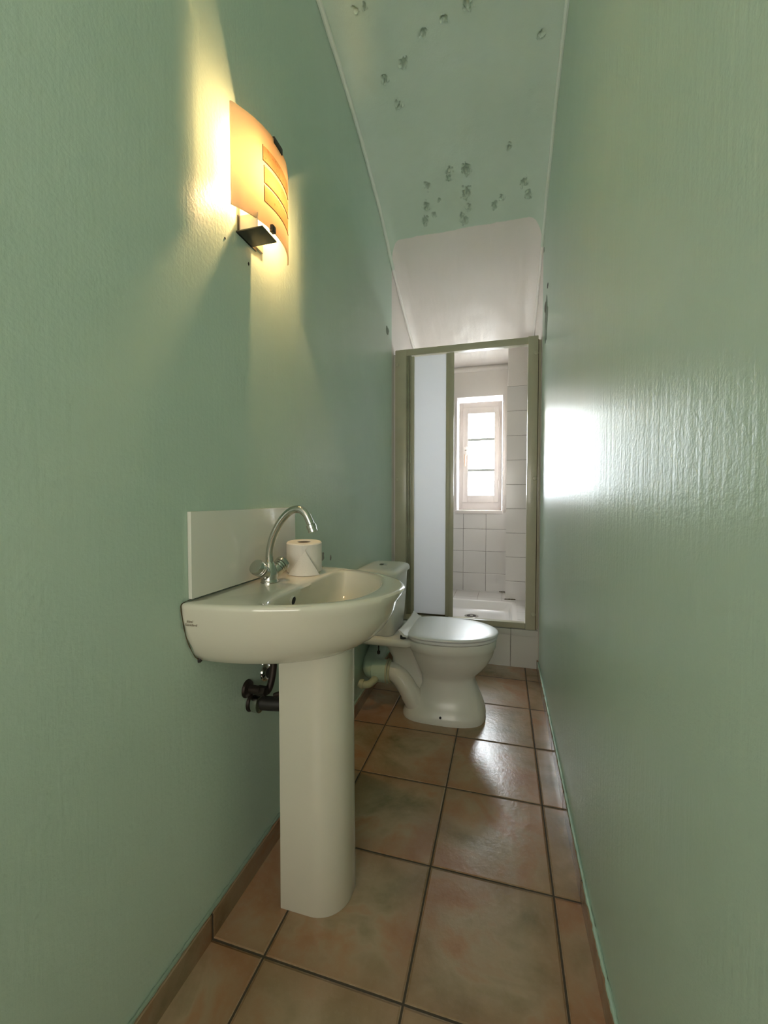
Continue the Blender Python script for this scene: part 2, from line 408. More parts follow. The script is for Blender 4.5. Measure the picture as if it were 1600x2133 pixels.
# wall and doorway behind the camera, corridor beyond it
bm = bmesh.new(); box(bm, -.9, -.62, -.62, -.5, -.08, 3.0); box(bm, .16, .45, -.62, -.5, -.08, 3.0); box(bm, -.62, .16, -.62, -.5, 2.70, 3.0)
struct('wall_front', bm, M['paint'])
bm = bmesh.new(); box(bm, -1.6, 1.3, -2.3, -2.2, -.08, 3.0); struct('wall_corridor_far', bm, M['plaster'])
struct('wall_corridor_left', B(-1.6, -1.5, -2.2, -.62, -.08, 3.0), M['plaster'])
struct('wall_corridor_right', B(1.2, 1.3, -2.2, -.62, -.08, 3.0), M['plaster'])
struct('wall_corridor_near', (lambda b: (box(b, -1.5, -.9, -.62, -.56, -.08, 3.0), box(b, .45, 1.2, -.62, -.56, -.08, 3.0), b)[2])(bmesh.new()), M['plaster'])
struct('ceiling_corridor', B(-1.6, 1.3, -2.3, -.6, 2.95, 3.05), M['plaster'])
struct('floor_corridor', B(-1.6, 1.3, -2.3, -.5, -.08, 0), M['floor'])

# shower step: tiled riser with overhanging cap
struct('wall_shower_step', B(-.72, .214, YF+.004, YF+.10, 0, .203), M['tile_step'])
struct('trim_6', B(-.72, .213, YF-.004, YF+.10, .203, .240, bev=.003), M['tile_step'])

# wall blemishes
def blob(name, c, n_, r, mat, parent, seed=0, sx=1, sy=1, th=.0012):
    nrm = Vector(n_).normalized(); u = Vector((0, 1, 0)) if abs(nrm.x) > .5 else Vector((1, 0, 0)); v = Vector((0, 0, 1)) if abs(nrm.z) < .5 else Vector((0, 1, 0))
    N = 26; ring = []
    for k in range(N):
        a = 2*PI*k/N; q = r*(1+.45*noise.noise(Vector((math.cos(a)*1.6, math.sin(a)*1.6, seed*3.7)))+.18*noise.noise(Vector((math.cos(a)*5, math.sin(a)*5, seed))))
        ring.append(Vector(c)+u*q*sx*math.cos(a)+v*q*sy*math.sin(a))
    bm = bmesh.new(); loft(bm, [[p-nrm*.001 for p in ring], [p+nrm*th for p in ring], [Vector(c)+(p-Vector(c))*.7+nrm*th*1.6 for p in ring]])
    return bm_obj(name, bm, mat, parent)
def onL(y, z, d=0): return (XL(y)+d, y, z)
def onR(y, z, d=0): return (XR(y)-d, y, z)
blob('paint_chip', onL(1.58, .816), (1, 0, 0), .007, M['old'], wall_left, 1, 1, 1.6)
blob('paint_chip', onL(1.49, .835), (1, 0, 0), .016, M['old'], wall_left, 2, 1.2, 1.3)
blob('paint_chip', onL(2.55, 2.115), (1, 0, 0), .026, M['patch'], wall_left, 3, 1.2, 1.0)
blob('screw_hole', onL(1.01, 1.70), (1, 0, 0), .0025, M['dark'], wall_left, 4, 1, 1.5)
blob('screw_hole', onL(.91, 1.71), (1, 0, 0), .0022, M['dark'], wall_left, 5)
blob('wall_plug', onL(.797, .687), (1, 0, 0), .006, M['rubber'], wall_left, 6, 1, 1, .004)
blob('paint_chip', onR(2.45, 2.02), (-1, 0, 0), .085, M['patch'], wall_right, 7, .9, 1.4)
blob('paint_chip', onR(2.47, 2.11), (-1, 0, 0), .022, M['old'], wall_right, 8, 1.2, 1.2, .004)
blob('screw_hole', onR(2.38, 2.18), (-1, 0, 0), .010, M['dark'], wall_right, 9, 2, 1)
blob('paint_chip', onR(2.62, 2.50), (-1, 0, 0), .012, M['patch'], wall_right, 10, 1.5, 1)

# ------------------------------------------------------------------ window
YW = 3.90
w = bpy.data.objects.new('window_1', None); w.location = (-.21, YW, .95); C.objects.link(w); w['kind'] = 'structure'
def ring_frame(x0, x1, z0, z1, wl, wr, wb, wt, ya, yb, bev=.002):
    bm = bmesh.new()
    box(bm, x0, x0+wl, ya, yb, z0, z1, bev=bev); box(bm, x1-wr, x1, ya, yb, z0, z1, bev=bev)
    box(bm, x0+wl, x1-wr, ya, yb, z0, z0+wb, bev=bev); box(bm, x0+wl, x1-wr, ya, yb, z1-wt, z1, bev=bev); return bm
bm_obj('window_frame', ring_frame(WX0+.008, WX1-.004, WZ0+.01, WZ1-.02, .038, .030, .075, .062, YW, YW+.07), M['wood'], w)
sash = bm_obj('sash', ring_frame(-.363, -.045, 1.026, 1.884, .047, .039, .062, .053, YW-.012, YW+.03, .004), M['wood'], w)
for z in (1.597, 1.319):
    bm_obj('glazing_bar', B(-.318, -.082, YW-.002, YW+.02, z-.012, z+.012, bev=.002), plain('grey_glazing_bar', (.42, .44, .42), .4), sash)
for i, (a, b) in enumerate(((1.088, 1.312), (1.326, 1.590), (1.604, 1.831))):
    bm_obj('glass_pane', B(-.318, -.082, YW+.006, YW+.010, a, b), M['glass'], sash)
bm_obj('window_sill', B(WX0-.010, WX1+.008, YB-.022, YW+.01, WZ0-.020, WZ0+.012, bev=.006), M['wood'], w)
cas = bmesh.new(); box(cas, WX0-.012, WX0+.004, YB-.006, YB+.02, WZ0, WZ1+.004, bev=.003); box(cas, WX1-.002, WX1+.018, YB-.006, YB+.02, WZ0, WZ1+.004, bev=.003)
bm_obj('corner_bead', cas, M['wood'], w)
# cremone handle on the left stile and two hinges on the right
h = bmesh.new(); box(h, -.352, -.325, YW-.026, YW-.010, 1.455, 1.535, bev=.006, seg=3)
hd = bm_obj('handle', h, M['wood'], w)
h = bmesh.new(); tube(h, [(-.340, YW-.024, 1.50), (-.326, YW-.040, 1.502), (-.312, YW-.042, 1.505)], .006, 10); bm_obj('latch_knob', h, M['chrome'], hd)
h = bmesh.new(); tube(h, catmull([(-.343, YW-.022, 1.462), (-.343, YW-.032, 1.445), (-.342, YW-.030, 1.40), (-.342, YW-.022, 1.355)], 5), .007, 10); bm_obj('lever', h, M['rust'], hd)
for z in (1.74, 1.195):
    h = bmesh.new(); tube(h, [(-.042, YW-.014, z-.035), (-.042, YW-.014, z+.035)], .006, 10); tube(h, [(-.042, YW-.014, z-.05), (-.042, YW-.014, z+.05)], .003, 8)
    bm_obj('hinge', h, M['wood'], w)
bm_obj('shutter', B(-.345, -.328, 4.02, 4.20, 1.55, 1.90, bev=.003), M['yellow'], w)
struct('ground', B(-6, 6, 4.05, 12, -3.1, -3.0), plain('pale_courtyard', (.6, .58, .54), .8))

# ------------------------------------------------------------------ shower tray
tray = thing('shower_tray', (-.25, 3.1, .20), 'white enamelled shower tray with round drain set in a white tiled ledge', 'shower tray')
bx0, bx1, by0, by1, zt = -.64, .068, 2.84, 3.40, .240
def rrect(x0, x1, y0, y1, r, z, n=8):
    out = []
    for cx, cy, a0 in ((x1-r, y1-r, 0), (x0+r, y1-r, PI/2), (x0+r, y0+r, PI), (x1-r, y0+r, 1.5*PI)):
        for k in range(n+1):
            a = a0+PI/2*k/n; out.append((cx+r*math.cos(a), cy+r*math.sin(a), z))
    return out
bm = bmesh.new()
loft(bm, [rrect(bx0-.03, bx1+.03, by0-.03, by1+.03, .02, .16), rrect(bx0-.03, bx1+.03, by0-.03, by1+.03, .02, zt+.001), rrect(bx0-.008, bx1+.008, by0-.008, by1+.008, .03, zt+.003),
          rrect(bx0+.004, bx1-.004, by0+.004, by1-.004, .04, zt-.004), rrect(bx0+.022, bx1-.022, by0+.03, by1-.03, .05, zt-.055), rrect(bx0+.04, bx1-.04, by0+.05, by1-.05, .05, zt-.066)])
bm_obj('basin', bm, M['acrylic'], tray)
dz = zt-.066
dr = bm_obj('drain', lathe(bmesh.new(), (-.225, 3.175, dz-.002), (0, 0, 1), [(.052, 0), (.052, .004), (.048, .006), (.036, .005), (.034, .003)]), M['chrome'], tray)
gb = bmesh.new(); lathe(gb, (-.225, 3.175, dz+.0015), (0, 0, 1), [(.034, 0), (.034, .002), (.012, .002)])
bm_obj('drain_grate', gb, M['corr'], dr)
gb = bmesh.new(); lathe(gb, (-.225, 3.175, dz+.0035), (0, 0, 1), [(.012, 0), (.010, .003), (.004, .004)]); bm_obj('drain_screw', gb, M['chrome'], dr)
bm = bmesh.new()
for a in ((-.72, bx0-.03, YF+.10, YB-.012), (bx1+.03, .214, YF+.10, YB-.012), (bx0-.03, bx1+.03, by1+.03, YB-.012), (bx0-.03, bx1+.03, YF+.10, by0-.03)):
    box(bm, a[0], a[1], a[2], a[3], .0, zt)
bm_obj('tiled_ledge', bm, M['tile_ledge'], tray)
for nm, (a, b, c, d) in (('mould_patch', (-.03, .02, YB-.018, YB-.012)), ('mould_patch', (.014, .10, 3.499, 3.505))):
    bm = bmesh.new(); tube(bm, [(lerp(a, b, i/9), c+.002, zt+.003) for i in range(10)], [.0045*(1+.8*noise.noise(Vector((i*.9, a, 0)))) for i in range(10)], 8)
    bm_obj(nm, bm, M['mould'], tray)

# ------------------------------------------------------------------ shower enclosure
en = thing('shower_enclosure', (-.25, YF+.02, .242), 'cream framed sliding shower door with one frosted panel pushed to the left', 'shower door')
f0, f1 = YF+.006, YF+.048
F = lambda n, *a, **k: bm_obj(n, B(*a, **k), M['frame'], en)
F('top_rail', -.70, .192, f0, f1, 2.004, 2.047, bev=.003)
F('bottom_rail', -.70, .136, f0, f1, .244, .281, bev=.003)
jl = F('side_jamb', -.703, -.628, f0-.003, f1, .244, 2.044, bev=.004)
jr = F('side_jamb', .137, .196, f0-.003, f1, .240, 2.051, bev=.004)
for x, wd in ((-.629, .012), (-.615, .008), (-.605, .012)):
    bm_obj('track_lip', B(x, x+wd, f0-.001, f1, .281, 2.004, bev=.002), M['frame_d'], en)
bm_obj('wall_profile', B(-.716, -.703, f0+.01, f1, .244, 2.02, bev=.002), M['plaster'], en)
bm_obj('wall_profile', B(.198, .213, f0+.012, f1, .244, 2.03, bev=.002), M['frame'], en)
bm_obj('gasket', B(.196, .199, f0+.002, f1, .244, 2.03), M['mould'], en)
def door_leaf(x0, x1, y, mat_lab):
    p = bm_obj('door_panel', B(x0+.018, x1-.02, y+.008, y+.012, .290, 1.996), M['frost'], en)
    bm = bmesh.new(); box(bm, x1-.052, x1-.003, y, y+.020, .286, 1.998, bev=.005, seg=3); box(bm, x1-.030, x1, y-.006, y+.004, .286, 1.998, bev=.003)
    bm_obj('door_stile', bm, M['frame'], p)
    bm = bmesh.new(); box(bm, x0, x0+.022, y, y+.020, .286, 1.998, bev=.003); bm_obj('door_stile', bm, M['frame'], p)
    bm = bmesh.new(); box(bm, x0+.018, x1-.03, y+.004, y+.016, .283, .292, bev=.001); bm_obj('mouldy_seal', bm, M['mould'], p)
door_leaf(-.596, -.312, f0+.001, 0)
for (x, z) in ((-.689, 1.95), (-.689, 1.19), (.183, 1.945), (.183, 1.185), (.183, .34)):
    lr = bmesh.new(); lathe(lr, (x, f0-.002, z), (0, -1, 0), [(.0145, 0), (.0145, .002), (.011, .006), (.003, .007)], 20)
    sc_ = bm_obj('screw_cap', lr, M['frame'], en)

# ------------------------------------------------------------------ washbasin
XW = -.675; YC = 1.02; XC = -.47
def dshape(hw, proj, p=2.05, n=64):
    pts = [(XW, YC-hw)]
    for k in range(n+1):
        a = -PI/2+PI*k/n
        pts.append((XW+proj*abs(math.cos(a))**(2/p), YC+hw*math.copysign(abs(math.sin(a))**(2/p), math.sin(a))))
    return pts+[(XW, YC+hw)]
def bowl_shape(sx, sy, xb=.047, n=64):
    pts = []
    for k in range(n*2):
        a = -PI+2*PI*k/(n*2); c, s_ = math.cos(a), math.sin(a)
        if c >= 0: pts.append((XC+sx*c, YC+sy*s_))
        else: pts.append((XC-xb*abs(c)**(2/5), YC+sy*math.copysign(abs(s_)**(2/2.6), s_)))
    return pts
def polar(poly, ths, cx=XC, cy=YC):
    out = []; n = len(poly)
    for th in ths:
        dx, dy = math.cos(th), math.sin(th); best = 0
        for i in range(n):
            ax, ay = poly[i][0]-cx, poly[i][1]-cy; bx, by = poly[(i+1) % n][0]-cx, poly[(i+1) % n][1]-cy
            ex, ey = bx-ax, by-ay; den = dx*ey-dy*ex
            if abs(den) < 1e-12: continue
            t_ = (ax*ey-ay*ex)/den; u_ = (ax*dy-ay*dx)/den
            if -1e-6 <= u_ <= 1+1e-6 and t_ > best: best = t_
        out.append((cx+dx*best, cy+dy*best))
    return out
TH = sorted([2*PI*k/160 for k in range(160)]+[math.atan2(s_*.275, XW-XC) % (2*PI) for s_ in (1, -1)])
sink = thing('washbasin', (-.5, YC, 0), 'cream ceramic pedestal washbasin with D-shaped bowl on the left green wall', 'sink')
RZ = .831
def ring(poly, z, inset=0, base=None):
    P = polar(poly, TH); out = []
    for (x, y) in P: out.append((x, y, z))
    return out
def rmix(A, Bq, t_, z): return [(lerp(a[0], b[0], t_), lerp(a[1], b[1], t_), z) for a, b in zip(A, Bq)]
O = polar(dshape(.277, .432), TH); I = polar(bowl_shape(.160, .232), TH)
deck = RZ-.004
rings = []
for z, hw, pr in ((.672, .10, .14), (.672, .17, .245), (.675, .20, .288), (.686, .221, .323), (.704, .238, .355), (.725, .251, .378), (.750, .262, .394), (.775, .269, .407), (.800, .274, .415), (.818, .277, .429)):
    rings.append([(x, y, z) for x, y in polar(dshape(hw, pr, 2.25 if z < .7 else 2.1), TH)])
def shrink(A, d):
    out = []
    for x, y in A:
        v = Vector((x-XC, y-YC)); l = v.length; v *= (l-d)/l; out.append((max(XC+v.x, XW), YC+v.y))
    return out
rings.append([(x, y, RZ-.004) for x, y in O]); rings.append([(x, y, RZ) for x, y in shrink(O, .004)]); rings.append([(x, y, RZ+.001) for x, y in shrink(O, .010)])
O2 = shrink(O, .016)
def front(x): return min(1, max(0, (x+.55)/.1))
for t_, dz_ in ((.35, 0), (.7, -.0015)): rings.append([(p[0], p[1], RZ+.0005+dz_) for p in rmix(O2, I, t_, 0)])
rings.append([(x, y, RZ-.002) for x, y in shrink(I, -.006)])
rings.append([(x, y, RZ-.004) for x, y in I]); rings.append([(x, y, RZ-.010) for x, y in shrink(I, .005)])
for d, s_ in ((.03, .972), (.055, .925), (.08, .84), (.10, .70), (.113, .50), (.120, .26), (.122, .12)):
    c0 = (-.455, YC)
    rings.append([(c0[0]+(x-c0[0])*(s_+.06*(1 if x < XC-.04 else 0)*(1 if s_ > .6 else 0)), c0[1]+(y-c0[1])*s_, RZ-d) for x, y in I])
bm = bmesh.new(); loft(bm, rings)
basin = bm_obj('basin', bm, M['ceramic'], sink, 50)
bm_obj('drain_ring', lathe(bmesh.new(), (-.455, YC, RZ-.123), (0, 0, 1), [(.030, 0), (.030, .003), (.024, .004), (.020, .001)]), M['chrome'], sink)
lb = bmesh.new(); lathe(lb, (-.5175, .955, .800), (1, 0, -.12), [(.0125, -.004), (.0125, .004), (.0105, .0052), (.010, .003)], 24)
for v in lb.verts: v.co.y = .950+(v.co.y-.955)*1.0
bm_obj('overflow_rim', lb, M['ceramic'], sink)
lb = bmesh.new(); lathe(lb, (-.5165, .955, .800), (1, 0, -.12), [(.0100, -.003), (.0100, .0042)], 24)
for v in lb.verts: v.co.y = .950+(v.co.y-.955)*1.0
bm_obj('overflow_hole', lb, M['dark'], sink)
# pedestal: half-round column, open towards the wall
def ped(hw, x0, x1, z, rc, th=0):
    pts = [(x0, YC-hw, z)]
    n = 14
    for k in range(n+1):
        a = -PI/2+PI/2*k/n; pts.append((x1-rc+rc*math.cos(a), YC-hw+rc+rc*math.sin(a), z))
    for k in range(n+1):
        a = PI/2*k/n; pts.append((x1-rc+rc*math.cos(a), YC+hw-rc+rc*math.sin(a), z))
    pts.append((x0, YC+hw, z))
    return pts
bm = bmesh.new(); rr = []
outer = [(0, .090, -.380), (.003, .091, -.379), (.25, .090, -.382), (.5, .090, -.383), (.680, .091, -.382)]
for z, hw, x1 in outer: rr.append(ped(hw, -.545, x1, z, .082))
inn = [ped(hw-.012, -.545, x1-.012, z, .070) for z, hw, x1 in outer]
vo = [[bm.verts.new(p) for p in r] for r in rr]; vi = [[bm.verts.new(p) for p in r] for r in inn]; n = len(rr[0])
for i in range(len(vo)-1):
    for j in range(n-1):
        bm.faces.new((vo[i][j], vo[i][j+1], vo[i+1][j+1], vo[i+1][j])); bm.faces.new((vi[i][j+1], vi[i][j], vi[i+1][j], vi[i+1][j+1]))
    for j in (0, n-1): bm.faces.new((vo[i][j], vi[i][j], vi[i+1][j], vo[i+1][j]))
for i in (0, len(vo)-1):
    for j in range(n-1): bm.faces.new((vo[i][j], vi[i][j], vi[i][j+1], vo[i][j+1]))
bm_obj('pedestal', bm, M['ceramic'], sink, 40)
# old sealant line where the basin meets the wall
cont = [(XW+.003, YC-hw-.002, z) for z, hw in ((.690, .226), (.702, .238), (.725, .251), (.750, .262), (.775, .269), (.800, .274), (.818, .277), (.829, .276), (.833, .262))]
cont += [(XW+.003, y, .8335) for y in (.79, .9, 1.0, 1.1, 1.2, 1.27)]
cont = catmull(cont, 5)
bm_obj('old_sealant', tube(bmesh.new(), cont, [0.0010*(1+.6*noise.noise(p*40)) for p in cont], 6), M['mould'], sink)
# printed maker's mark on the near side
def lettering(name, txt, size, loc, rot, mat, parent, shear=.3):
    cu = bpy.data.curves.new(name, 'FONT'); cu.body = txt; cu.size = size; cu.shear = shear; cu.extrude = .0001; cu.align_x = 'CENTER'
    o = bpy.data.objects.new(name, cu); dg = bpy.context.evaluated_depsgraph_get()
    C.objects.link(o); dg.update(); me = bpy.data.meshes.new_from_object(o.evaluated_get(dg)); bpy.data.objects.remove(o)
    me.transform(Matrix.Translation(Vector(loc)) @ rot.to_4x4()); b_ = bmesh.new(); b_.from_mesh(me); return bm_obj(name, b_, mat, parent, smooth=False)
def near_side(x, z):  # y of the basin's near outside
    hw = interp(z, [.725, .750, .775, .800, .818], [.251, .262, .269, .274, .276]); pr = interp(z, [.725, .750, .775, .800, .818], [.366, .386, .401, .412, .418])
    q = (x-XW)/pr; return YC-hw*(1-q**2.1)**(1/2.1)
from mathutils import Euler
rot = Euler((PI/2+.12, 0, .06)).to_matrix()
lettering('maker_mark', 'Ideal', .0085, (-.6555, near_side(-.655, .790)-.0012, .7895), rot, M['ink'], sink)
lettering('maker_mark', 'Standard', .0085, (-.6535, near_side(-.652, .782)-.0014, .7815), rot, M['ink'], sink)

# splashback panel
tag(bm_obj('splashback', B(XW+.0005, XW+.0105, .766, 1.247, .8355, 1.031, bev=.0015), M['panelm']), 'white rectangular splashback panel on the green wall behind the tap', 'splashback')
# tap
FX, FY = -.612, 1.0
fz = RZ+.0005
tap = thing('mixer_tap', (FX, FY, fz), 'chrome gooseneck mixer tap with two round knobs on the washbasin', 'tap')
bm = bmesh.new(); lathe(bm, (FX, FY, fz), (0, 0, 1), [(.0245, 0), (.0245, .003), (.0225, .005), (.0215, .010), (.0220, .022), (.0205, .032), (.0175, .040), (.0155, .050), (.0130, .055), (.0115, .057)], 32)
bm_obj('tap_body', bm, M['chrome'], tap)
for s_ in (-1, 1):
    ax = Vector((.04+s_*.24, s_*.80, .58)).normalized(); st_ = Vector((FX, FY, fz+.016))
    bm = bmesh.new(); lathe(bm, st_, ax, [(.016, .004), (.0165, .014), (.0175, .022), (.0185, .027), (.0185, .034)], 28); arm = bm_obj('tap_arm', bm, M['chrome'], tap)
    kb = st_+ax*.034; bm = bmesh.new()
    prof = [(.0150, 0), (.0185, .002), (.0195, .006), (.0175, .0075), (.0200, .009), (.0205, .013), (.0185, .0145), (.0210, .016), (.0212, .023), (.0195, .027), (.013, .0285), (.004, .0290)]
    lathe(bm, kb, ax, prof, 36); kn = bm_obj('knob', bm, M['chrome'], tap)
    bm = bmesh.new(); lathe(bm, kb+ax*.0135, ax, [(.0196, 0), (.0196, .0022)], 36); bm_obj('knob_ring', bm, M['rubber'], kn)
sp = catmull([(FX, FY, fz+.05), (FX+.001, FY, fz+.085), (FX+.012, FY, fz+.125), (FX+.034, FY, fz+.165), (FX+.062, FY, fz+.193), (FX+.088, FY, fz+.200), (FX+.108, FY, fz+.190), (FX+.120, FY, fz+.170), (FX+.125, FY, fz+.157)], 8)
bm_obj('spout', tube(bmesh.new(), sp, .0102, 24), M['chrome'], tap)
dv = (sp[-1]-sp[-3]).normalized(); bm = bmesh.new(); lathe(bm, sp[-1]-dv*.004, dv, [(.0105, 0), (.0132, .002), (.0132, .011), (.0122, .012), (.0122, .021), (.009, .021), (.008, .017)], 24)
bm_obj('aerator', bm, M['chrome'], tap)

# toilet roll
TXc, TYc, tz, TR = -.592, 1.166, RZ+.0012, .0535
tz += .003
roll = thing('toilet_roll', (TXc, TYc, tz), 'white toilet paper roll with folded point standing on the washbasin beside the tap', 'toilet roll')
roll.rotation_mode = 'AXIS_ANGLE'; roll.rotation_axis_angle = (math.radians(3.2), .89, .45, 0)
bm = bmesh.new(); N = 56; prof = [(.0205, .001), (.050, .001), (TR, .004), (TR, .089), (.0505, .0925), (.0215, .0925), (.0205, .0915)]
vs = [[bm.verts.new((TXc+r*math.cos(2*PI*k/N)*(1+.006*math.sin(3*2*PI*k/N)), TYc+r*math.sin(2*PI*k/N), tz+h_)) for k in range(N)] for r, h_ in prof]
for i in range(len(vs)):
    a, b = vs[i], vs[(i+1) % len(vs)]
    for j in range(N): bm.faces.new((a[j], a[(j+1) % N], b[(j+1) % N], b[j]))
bm_obj('paper_roll', bm, M['paper'], roll)
bm = bmesh.new(); vs = [[bm.verts.new((TXc+r*math.cos(2*PI*k/32), TYc+r*math.sin(2*PI*k/32), tz+h_)) for k in range(32)] for r, h_ in ((.0203, .002), (.0203, .0905), (.0190, .0905), (.0190, .002))]
for i in range(4):
    for j in range(32): bm.faces.new((vs[i][j], vs[i][(j+1) % 32], vs[(i+1) % 4][(j+1) % 32], vs[(i+1) % 4][j]))
bm_obj('cardboard_core', bm, M['card'], roll)
def sheet(name, tri, lift, n=12):
    """triangle given in (angle, height) wrapped round the roll"""
    bm = bmesh.new(); V = {}
    for i in range(n+1):
        for j in range(n+1-i):
            a = i/n; b = j/n; c = 1-a-b
            th = a*tri[0][0]+b*tri[1][0]+c*tri[2][0]; z = a*tri[0][1]+b*tri[1][1]+c*tri[2][1]; L_ = a*lift[0]+b*lift[1]+c*lift[2]
            for s2, o in ((0, 0), (1, .0008)): V[i, j, s2] = bm.verts.new((TXc+(TR+L_+o)*math.cos(th), TYc+(TR+L_+o)*math.sin(th), tz+z))
    for s2 in (0, 1):
        for i in range(n):
            for j in range(n-i):
                bm.faces.new((V[i, j, s2], V[i+1, j, s2], V[i, j+1, s2]))
                if j < n-i-1: bm.faces.new((V[i+1, j, s2], V[i+1, j+1, s2], V[i, j+1, s2]))
    return bm_obj(name, bm, M['paper'], roll)
A0 = math.radians(-70)
sheet('folded_sheet', [(A0+.16, .074), (A0-.72, .000), (A0+.85, -.0005)], (.004, .009, .014))
sheet('folded_sheet', [(A0+.36, .089), (A0+.12, .072), (A0-.66, .004)], (.0012, .0022, .003))

# ------------------------------------------------------------------ plumbing under the basin
v1 = thing('supply_valve', (XW, .985, .53), 'corroded shut-off valve with dark bent hose on wall left of the pedestal', 'pipe valve')
def flange(name, y, z, r, mat, par, d=.02):
    b_ = bmesh.new(); lathe(b_, (XW-.001, y, z), (1, 0, 0), [(r, 0), (r, .003), (r*.9, .008), (r*.65, .011), (r*.5, .013), (r*.46, d)], 28); return bm_obj(name, b_, mat, par)
flange('flange', .982, .537, .0245, M['corr'], v1, .045)
b_ = bmesh.new(); lathe(b_, (XW+.03, .985, .535), (1, 0, 0), [(.012, 0), (.014, .004), (.014, .028), (.009, .03)], 6); bm_obj('valve_body', b_, M['corr'], v1)
b_ = bmesh.new(); tube(b_, catmull([(XW+.045, .985, .533), (XW+.052, 1.0, .528), (XW+.056, 1.012, .545), (XW+.058, 1.022, .58), (XW+.058, 1.027, .615), (XW+.058, 1.027, .664)], 6), .0095, 14); bm_obj('hose', b_, M['corr'], v1)
b_ = bmesh.new(); tube(b_, [(XW+.058, 1.027, .628), (XW+.058, 1.027, .650)], .016, 6); bm_obj('hose_nut', b_, M['rubber'], v1)
v2 = thing('waste_pipe', (XW, 1.0, .49), 'dark waste pipe running from a wall flange into the pedestal', 'pipe')
flange('flange', 1.0, .490, .0245, M['corr'], v2, .02)
b_ = bmesh.new(); tube(b_, [(XW+.01, 1.0, .492), (XW+.06, 1.005, .492), (XW+.16, 1.02, .496)], .019, 18); bm_obj('pipe', b_, M['rubber'], v2)
b_ = bmesh.new(); lathe(b_, (XW+.012, 1.0, .492), (1, 0, 0), [(.024, 0), (.026, .004), (.026, .02), (.020, .024)], 18); bm_obj('pipe_collar', b_, M['chrome'], v2)
v3 = thing('wall_escutcheon', (XW, 1.075, .545), 'round bright chrome wall flange with a dark centre, under the washbasin', 'pipe flange')
b_ = bmesh.new(); lathe(b_, (XW, 1.075, .545), (1, 0, 0), [(.028, 0), (.028, .003), (.0245, .008), (.019, .012), (.0145, .011), (.013, .006)], 32); bm_obj('flange', b_, M['chrome_b'], v3)
b_ = bmesh.new(); lathe(b_, (XW, 1.075, .545), (1, 0, 0), [(.0125, .004), (.0125, .012), (.008, .013)], 20); bm_obj('valve_stem', b_, M['rubber'], v3)
v4 = thing('tap_tail', (-.56, 1.02, .53), 'short dark copper pipe end sticking out behind the pedestal', 'pipe')
b_ = bmesh.new(); tube(b_, [(-.592, .985, .528), (-.545, .99, .546), (-.50, 1.0, .56)], .006, 10); bm_obj('pipe', b_, M['corr'], v4)

# ------------------------------------------------------------------ toilet
TYc2 = 2.05
wc = thing('toilet', (-.28, TYc2, 0), 'white close-coupled toilet with closed lid between washbasin and shower', 'toilet')
def egg(x0, x1, hw, z, n=48, pb=2.6, pf=2.0, split=.42, dy=0):
    xc = lerp(x0, x1, split); out = []
    for k in range(n):
        a = 2*PI*k/n; c, s_ = math.cos(a), math.sin(a); p = pf if c > 0 else pb; ln = (x1-xc) if c > 0 else (xc-x0)
        out.append((xc+ln*math.copysign(abs(c)**(2/p), c), TYc2+dy+hw*math.copysign(abs(s_)**(2/p), s_), z))
    return out
bm = bmesh.new()
R_ = [(0, -.475, -.076, .146, 3.2, 3.0), (.012, -.475, -.074, .148, 3.2, 3.0), (.035, -.465, -.076, .142, 3.0, 3.0), (.06, -.44, -.082, .126, 2.8, 2.8), (.10, -.405, -.095, .108, 2.5, 2.6), (.15, -.385, -.115, .100, 2.4, 2.3),
      (.185, -.385, -.128, .099, 2.4, 2.1), (.205, -.39, -.120, .106, 2.3, 2.0), (.235, -.405, -.090, .128, 2.2, 2.0), (.27, -.42, -.062, .150, 2.2, 2.0), (.31, -.435, -.042, .168, 2.3, 2.0), (.34, -.45, -.034, .177, 2.4, 2.0),
      (.345, -.455, -.030, .182, 2.5, 2.0), (.375, -.465, -.026, .186, 2.6, 2.0), (.387, -.466, -.028, .184, 2.6, 2.0), (.390, -.46, -.034, .178, 2.6, 2.0)]
loft(bm, [egg(a, b, hw, z, pb=pb, pf=pf) for z, a, b, hw, pb, pf in R_]); bm_obj('bowl', bm, M['ceramic_w'], wc, 50)
bm = bmesh.new()
loft(bm, [rrect(-.69, -.42, TYc2-.150, TYc2+.150, .03, .352), rrect(-.692, -.41, TYc2-.160, TYc2+.160, .035, .362), rrect(-.692, -.41, TYc2-.160, TYc2+.160, .035, .384), rrect(-.688, -.415, TYc2-.155, TYc2+.155, .03, .389)])
bm_obj('tank_shelf', bm, M['ceramic_w'], wc, 50)
bm = bmesh.new()   # web behind the bowl, flaring up to the shelf
loft(bm, [rrect(-.50, -.36, TYc2-.040, TYc2+.040, .02, .08), rrect(-.53, -.38, TYc2-.045, TYc2+.045, .02, .18), rrect(-.535, -.40, TYc2-.055, TYc2+.055, .03, .26), rrect(-.56, -.40, TYc2-.085, TYc2+.085, .04, .32), rrect(-.60, -.40, TYc2-.135, TYc2+.135, .05, .358)])
bm_obj('rear_web', bm, M['ceramic_w'], wc, 50)
tp = catmull([(-.555, 2.0, .192), (-.52, 2.0, .190), (-.485, 1.992, .168), (-.45, 1.985, .125), (-.42, 1.985, .075), (-.40, 1.99, .03)], 6)
bm_obj('trapway', tube(bmesh.new(), tp, [.046]*6+[.047]*(len(tp)-16)+[.050]*10, 24), M['ceramic_w'], wc, 60)
b_ = bmesh.new(); lathe(b_, (-.275, TYc2-.139, .036), (0, -1, .25), [(.0055, 0), (.0055, .004)], 16); bm_obj('bolt_hole', b_, M['dark'], wc)
